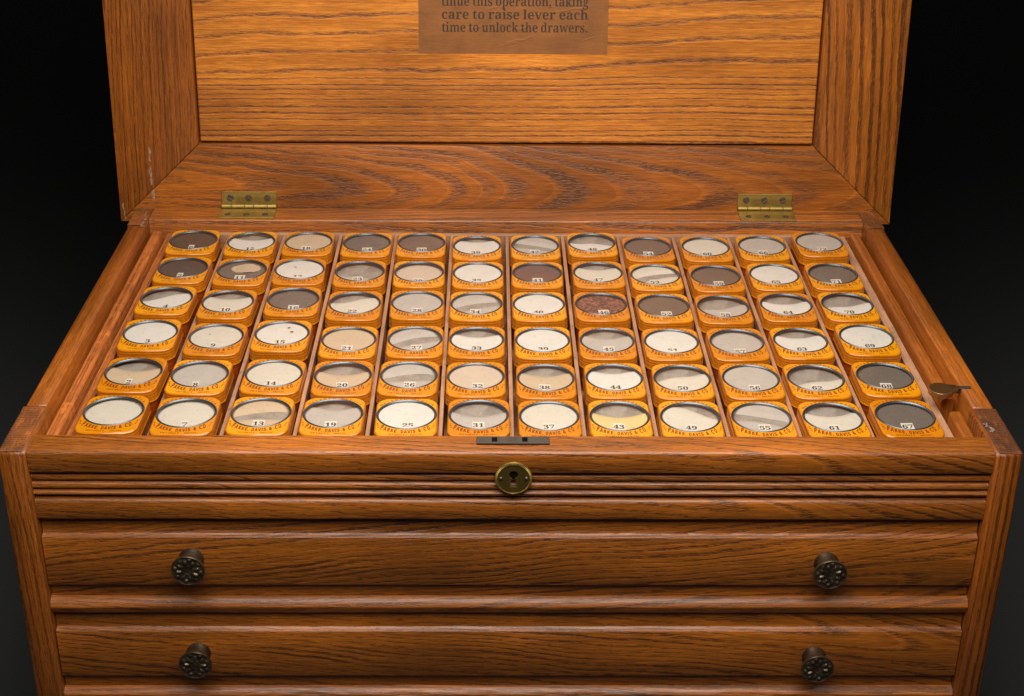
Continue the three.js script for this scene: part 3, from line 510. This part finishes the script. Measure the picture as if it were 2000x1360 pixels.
const HERB = { dark: [78, 64, 54], brown: [108, 88, 72], red: [128, 78, 60], rose: [106, 76, 66], ash: [108, 96, 86] };
// a sheet cut by a curve: keeps the part of the disc where f(x, z) > 0
function sheet(R, keep, curl) {
  const nr = 18, nt = 60, pos = [], uv = [], idx = [], ok = [];
  for (let j = 0; j <= nr; j++) for (let i = 0; i < nt; i++) { const r = R * j / nr, a = i / nt * Math.PI * 2, x = r * Math.cos(a), z = r * Math.sin(a), k = keep(x, z); ok.push(k > 0); pos.push(x, curl(x, z, k), z); uv.push(x / 0.045 + 0.5, z / 0.045 + 0.5); }
  for (let j = 0; j < nr; j++) for (let i = 0; i < nt; i++) { const a = j * nt + i, b = j * nt + (i + 1) % nt, c = a + nt, d = b + nt; if (ok[a] && ok[b] && ok[c] && ok[d]) { idx.push(a, b, c, b, d, c); } }
  const g = new THREE.BufferGeometry(); g.setAttribute('position', new THREE.Float32BufferAttribute(pos, 3)); g.setAttribute('uv', new THREE.Float32BufferAttribute(uv, 2)); g.setIndex(idx); g.computeVertexNormals(); return g;
}
// a sheet between two curves zlo(x) and zhi(x) inside the window's disc
function strip(R, zlo, zhi, lift) {
  const nx = 40, nz = 14, pos = [], uv = [], idx = [];
  for (let i = 0; i <= nx; i++) { const x = R * 0.999 * Math.sin((i / nx - 0.5) * Math.PI), h = Math.sqrt(R * R - x * x), a = clamp(zlo(x), -h, h), b = clamp(zhi(x), -h, h);
    for (let j = 0; j <= nz; j++) { const z = lerp(a, b, j / nz); pos.push(x, lift(x, z, z - zlo(x), zhi(x) - z), z); uv.push(x / 0.045 + 0.5, z / 0.045 + 0.5); } }
  for (let i = 0; i < nx; i++) for (let j = 0; j < nz; j++) { const a = i * (nz + 1) + j, b = a + nz + 1; idx.push(a, a + 1, b, b, a + 1, b + 1); }
  const g = new THREE.BufferGeometry(); g.setAttribute('position', new THREE.Float32BufferAttribute(pos, 3)); g.setAttribute('uv', new THREE.Float32BufferAttribute(uv, 2)); g.setIndex(idx); g.computeVertexNormals(); return g;
}
// what each window shows: [paper colour, depth below the glass in mm, fold, under-layer colour, words for the label]
const W = {
  1: ['cream', 3.2, 0, 0, 'cream paper under a window dirty along its back'], 2: ['tan', 2.4, 'lens:.35', 'dim', 'tan paper slumped at the back'], 3: ['white', 1.4, 0, 0, 'clean white paper'], 4: ['white', 2.2, 'cut:.5:-.5', 'dim', 'white paper'], 5: ['dark', 2, 0, 0, 'dark brown contents'], 6: ['dark', 2, 0, 0, 'dark brown contents'],
  7: ['cream', 3.2, 0, 0, 'cream paper with faint printing'], 8: ['grey', 3, 0, 0, 'grey paper'], 9: ['cream', 1.2, 0, 0, 'speckled cream paper'], 10: ['cream', 1.6, 'lens:.5', 'dim', 'cream paper slumped at the back'], 11: ['ash', 2.5, 'patch', 'tan', 'patchy grey contents'], 12: ['white', 2, 'lens:.5', 'grey', 'white paper, grey at the back'],
  13: ['tan', 2.2, 'band:-.12', 'dim', 'tan paper with a dark fold'], 14: ['cream', 1.0, 0, 0, 'flat cream paper'], 15: ['white', 1.0, 0, 0, 'white paper with two rusty spots'], 16: ['ash', 3, 0, 0, 'dark grey contents'], 17: ['white', 0.8, 0, 0, 'white paper with one small spot'], 18: ['tan', 1.4, 0, 0, 'light tan paper'],
  19: ['grey', 2.6, 'lens:.55', 'dim', 'grey paper slumped at the back'], 20: ['tan', 2.4, 'lens:.3', 'dim', 'tan paper, dark at the back'], 21: ['tan', 1.4, 0, 0, 'smooth tan paper'], 22: ['cream', 1.6, 'cut:.55:-.3', 'grey', 'cream paper'], 23: ['grey', 2.2, 'cut:-.3:.35', 'dim', 'folded grey paper'], 24: ['ash', 2.2, 0, 0, 'dark grey contents'],
  25: ['white', 0.9, 0, 0, 'bright white paper'], 26: ['grey', 1.4, 'band:-.18', 'dim', 'paper crossed by a curved grey fold'], 27: ['grey', 1.4, 'band:-.42', 'dim', 'paper crossed by a slanting grey fold'], 28: ['grey', 1.4, 0, 0, 'pale grey paper'], 29: ['pink', 4.5, 0, 0, 'dull pinkish paper'], 30: ['brown', 2.2, 0, 0, 'dark brown contents'],
  31: ['grey', 1.6, 'lens:.1', 'dim', 'grey paper with a dark curved hollow'], 32: ['pink', 1.2, 0, 0, 'pinkish paper with faint printing'], 33: ['white', 1.2, 'lens:.42', 'dim', 'white paper with a grey hollow at the back'], 34: ['grey', 1.8, 'band:-.4', 'dim', 'paper with a slanting grey fold'], 35: ['white', 0.9, 0, 0, 'clean white paper'], 36: ['white', 1.4, 'lens:.7', 'grey', 'white paper'],
  37: ['cream', 1.0, 0, 0, 'warm cream paper'], 38: ['tan', 1.4, 'lens:.35', 'dim', 'tan paper with a grey hollow at the back'], 39: ['white', 0.9, 0, 0, 'clean white paper'], 40: ['white', 0.8, 0, 0, 'clean white paper'], 41: ['rose', 2.2, 0, 0, 'dark rosy brown contents'], 42: ['grey', 1.4, 'band:.35', 'dim', 'paper crossed by a grey fold'],
  43: ['yellow', 1.4, 'lens:.15', 'dim', 'yellow stained paper'], 44: ['white', 1.6, 'lens:.55', 'grey', 'off white paper'], 45: ['grey', 1.4, 'lens:.4', 'dim', 'grey paper with a hollow at the back'], 46: ['red', 2.5, 'herb', 0, 'shredded reddish bark'], 47: ['cream', 1.6, 'lens:.55', 'grey', 'off white paper'], 48: ['white', 1.2, 'cut:.15:.2', 'dim', 'white paper, grey behind'],
  49: ['cream', 1.4, 'cut:.7:.6', 'dim', 'cream paper with faint printing'], 50: ['cream', 1.4, 'cut:.35:-.4', 'grey', 'cream paper with a grey fold'], 51: ['white', 0.8, 0, 0, 'bright white paper'], 52: ['brown', 2.2, 0, 0, 'dull brown contents'], 53: ['cream', 1.4, 'band:-.42', 'dim', 'cream paper with a slanting grey fold'], 54: ['brown', 2.2, 0, 0, 'dark brown contents'],
  55: ['grey', 1.4, 'band:.34', 'dim', 'paper crossed by a broad grey fold'], 56: ['grey', 0.9, 0, 0, 'even pale grey paper'], 57: ['grey', 4.0, 0, 0, 'dull grey paper'], 58: ['grey', 2.2, 'cut:.2:-.35', 'dim', 'greyish tan paper'], 59: ['brown', 2.2, 0, 0, 'dark brown contents'], 60: ['cream', 1.8, 0, 0, 'greyish cream paper'],
  61: ['cream', 1.6, 'lens:.3', 'grey', 'cream paper, greyer at the back'], 62: ['cream', 1.8, 'cut:-.05:-.35', 'dim', 'cream paper half hidden by a grey fold'], 63: ['white', 1.4, 'lens:.45', 'dim', 'white paper with a grey hollow at the back'], 64: ['white', 1.4, 'lens:.3', 'grey', 'white paper, grey at the back'], 65: ['white', 0.9, 0, 0, 'clean white paper'], 66: ['grey', 1.8, 0, 0, 'mottled grey paper'],
  67: ['ash', 2.4, 0, 0, 'dark grey contents'], 68: ['ash', 2.4, 0, 0, 'dark grey contents'], 69: ['white', 0.9, 0, 0, 'specked white paper'], 70: ['white', 1.2, 'cut:.1:-.3', 'dim', 'white paper with a grey fold behind'], 71: ['ash', 2.4, 0, 0, 'dark grey contents'], 72: ['grey', 1.0, 0, 0, 'pale grey paper'],
};
const SPOTS = [
  [[-286.5, -67.9], [-233.8, -65.1], [-180.4, -66.1], [-128.8, -64.9], [-75.8, -63.6], [-23.9, -63.9], [26.9, -61.9], [77.5, -62.1], [128.5, -61.1], [179.8, -61.0], [231.4, -61.0], [284.3, -63.9]],
  [[-285.1, -129.8], [-234.7, -125.9], [-179.3, -127.1], [-126.7, -124.9], [-77.3, -125.2], [-26.2, -123.5], [26.3, -121.6], [78.1, -122.4], [129.4, -121.2], [181.5, -122.0], [230.5, -122.1], [283.8, -125.8]],
  [[-286.0, -198.2], [-232.8, -191.2], [-181.4, -197.2], [-127.5, -186.4], [-75.0, -187.7], [-26.4, -187.2], [25.9, -186.6], [77.1, -186.1], [128.1, -184.6], [180.2, -185.0], [231.1, -187.2], [284.9, -194.1]],
  [[-285.9, -264.1], [-233.7, -257.3], [-180.0, -262.9], [-128.2, -255.2], [-76.4, -256.7], [-27.0, -255.0], [25.0, -254.5], [76.6, -254.9], [128.5, -252.3], [177.8, -250.7], [231.5, -255.2], [282.8, -256.7]],
  [[-283.7, -327.5], [-231.9, -323.6], [-181.9, -325.2], [-129.0, -321.2], [-77.4, -320.6], [-26.6, -318.9], [25.1, -319.4], [78.2, -321.0], [127.8, -316.0], [180.2, -314.3], [231.7, -318.1], [283.5, -319.7]],
  [[-285.4, -390.8], [-232.5, -387.7], [-180.6, -388.3], [-127.5, -386.4], [-78.3, -387.0], [-27.5, -380.3], [24.9, -382.1], [76.9, -388.7], [127.0, -379.5], [179.6, -380.1], [231.3, -383.1], [285.4, -392.2]],
];
const flatDisc = (R) => sheet(R, () => 1, () => 0), DISC = flatDisc(0.0216);
const RT = rng(77);
for (let col = 0; col < 12; col++) for (let row = 0; row < 6; row++) {
  const n = col * 6 + row + 1, [wx, wz] = SPOTS[row][col], [kind, depth, fold, under, words] = W[n];
  const t = group(numbered('medicine_tin'), scene);
  const yaw = (RT() - 0.5) * 0.05;
  t.position.set((wx) / 1000, RIM - 0.0362, (wz) / 1000 + WZ); t.rotation.set((RT() - 0.5) * 0.012, yaw, (RT() - 0.5) * 0.014);
  const ORD = ['first', 'second', 'third', 'fourth', 'fifth', 'sixth'], place = (col < 6 ? `${ORD[col]} column from left` : `${ORD[11 - col]} column from right`) + (row < 3 ? `, ${ORD[row]} row from front` : `, ${ORD[5 - row]} row from back`);
  const full = `tin ticketed ${n}, ${words}, ${place}`;
  tag(t, n === 1 ? 'yellow tin without a number ticket in the front left corner' : full.split(' ').length <= 16 ? full : `tin ticketed ${n} behind its window, ${place}`, 'tin', 'yellow windowed tins in the cabinet tray');
  mesh('tin_body', bodyGeo, M_BODY, t); mesh('tin_floor', bodyFloor, M_BODY, t);
  const lidG = group('tin_lid', t); mesh('lid_top', topGeo, M_TOPS[Math.floor(RT() * 4)], lidG); mesh('lid_skirt', skirtGeo, M_SKIRT, lidG); mesh('window_rim', ringGeo, M.ring, lidG);
  mesh('window_pane', paneGeo, M_PANE, lidG);
  const y = yt - 0.0004 - 0.62 * depth / 1000, isHerb = !!HERB[kind], rgb = HERB[kind] ?? PAP[kind];
  if (isHerb) {
    const lumps = kind === 'red' ? 0.0016 : 0.0004;
    const g = sheet(0.0216, () => 1, (x, z) => lumps * (fbm(x * 420 + 70, z * 420 + 70 + n * 9, n) - 0.5) * 2); g.rotateY(n * 1.7);
    const m = mesh('contents', g, paperMat(rgb, n, kind === 'red' ? 'herb' : 'dull'), t); m.position.set(0, y, -WZ);
    if (fold === 'patch') { const s = sheet(0.0188, (x, z) => 0.010 - Math.hypot(x * 0.75 - 0.002, z + 0.006), (x, z) => 0.0006 + 0.0005 * Math.sin(x * 300)); const q = mesh('paper_scrap', s, paperMat(PAP.tan, n), t); q.position.set(0, y, -WZ); }
  } else {
    const base = (x, z) => 0.0003 * (fbm(x * 90 + 20, z * 90 + n, n) - 0.5);
    let g;
    if (fold) {
      const [f, a, b] = fold.split(':'), A = +a, B = +b, R = 0.0216, far = () => 1, near = () => -1, fall = d => -0.0018 * smooth(0.0075, 0, d) ** 2;
      if (f === 'lens') g = strip(R, x => R * (-A - 0.45 * (x / R) ** 2), far, (x, z, d) => base(x, z) + fall(d));
      if (f === 'cut') g = strip(R, x => R * (-A + B * (x / R) + 0.08 * Math.sin(x * 170 + n)), far, (x, z, d) => base(x, z) + fall(d));
      if (f === 'band') { const c = x => R * (A * (x / R) + 0.16 * (x / R) ** 2 - 0.06), w = x => R * (0.21 + 0.05 * Math.sin(x * 120 + n));
        g = merge([strip(R, x => c(x) + w(x), far, (x, z, d) => base(x, z) + fall(d)), strip(R, near, x => c(x) - w(x), (x, z, d, e) => base(x, z) + fall(e))]); }
      const u = mesh('shade_grey_plate', DISC, M_SHADE_PLATE, t); u.position.set(0, y - 0.0019, -WZ);  // grey disc; its colour supplies the shaded gap under the cut sheet
    } else g = sheet(0.0216, () => 1, base);
    const m = mesh('paper_liner', g, paperMat(rgb, n), t); m.position.set(0, y, -WZ);
    const spots = { 15: [[0.004, -0.0115, 0.0012], [0.0072, -0.004, 0.0014]], 17: [[-0.004, -0.006, 0.0009]], 3: [[-0.006, -0.001, 0.0004]], 9: [[-0.006, -0.005, 0.0006]], 25: [[-0.001, -0.001, 0.0004]], 69: [[0.006, -0.003, 0.0004], [-0.004, 0.004, 0.0004], [0.002, 0.006, 0.0003]], 37: [[0, 0, 0]] }[n] ?? [];
    spots.forEach(([x, z, r]) => { if (!r) return; const s = new THREE.CircleGeometry(r, 14).rotateX(-Math.PI / 2); const q = mesh('rust_spot', s, paperMat([138, 84, 58], 3), t); q.position.set(x, y + 0.0004, -WZ + z); });
  }
  if (n > 1) { const k = mesh('number_ticket', ticket(n), M_NUM, t); k.position.set((RT() - 0.5) * 0.003 - (col - 5.5) * 0.0001, Math.min(y + 0.0005, yt - 0.0008), -WZ + 0.0142 - depth * 0.0003); k.rotation.set(0.06, (RT() - 0.5) * 0.14, 0); }
}
renderer.render(scene, camera);
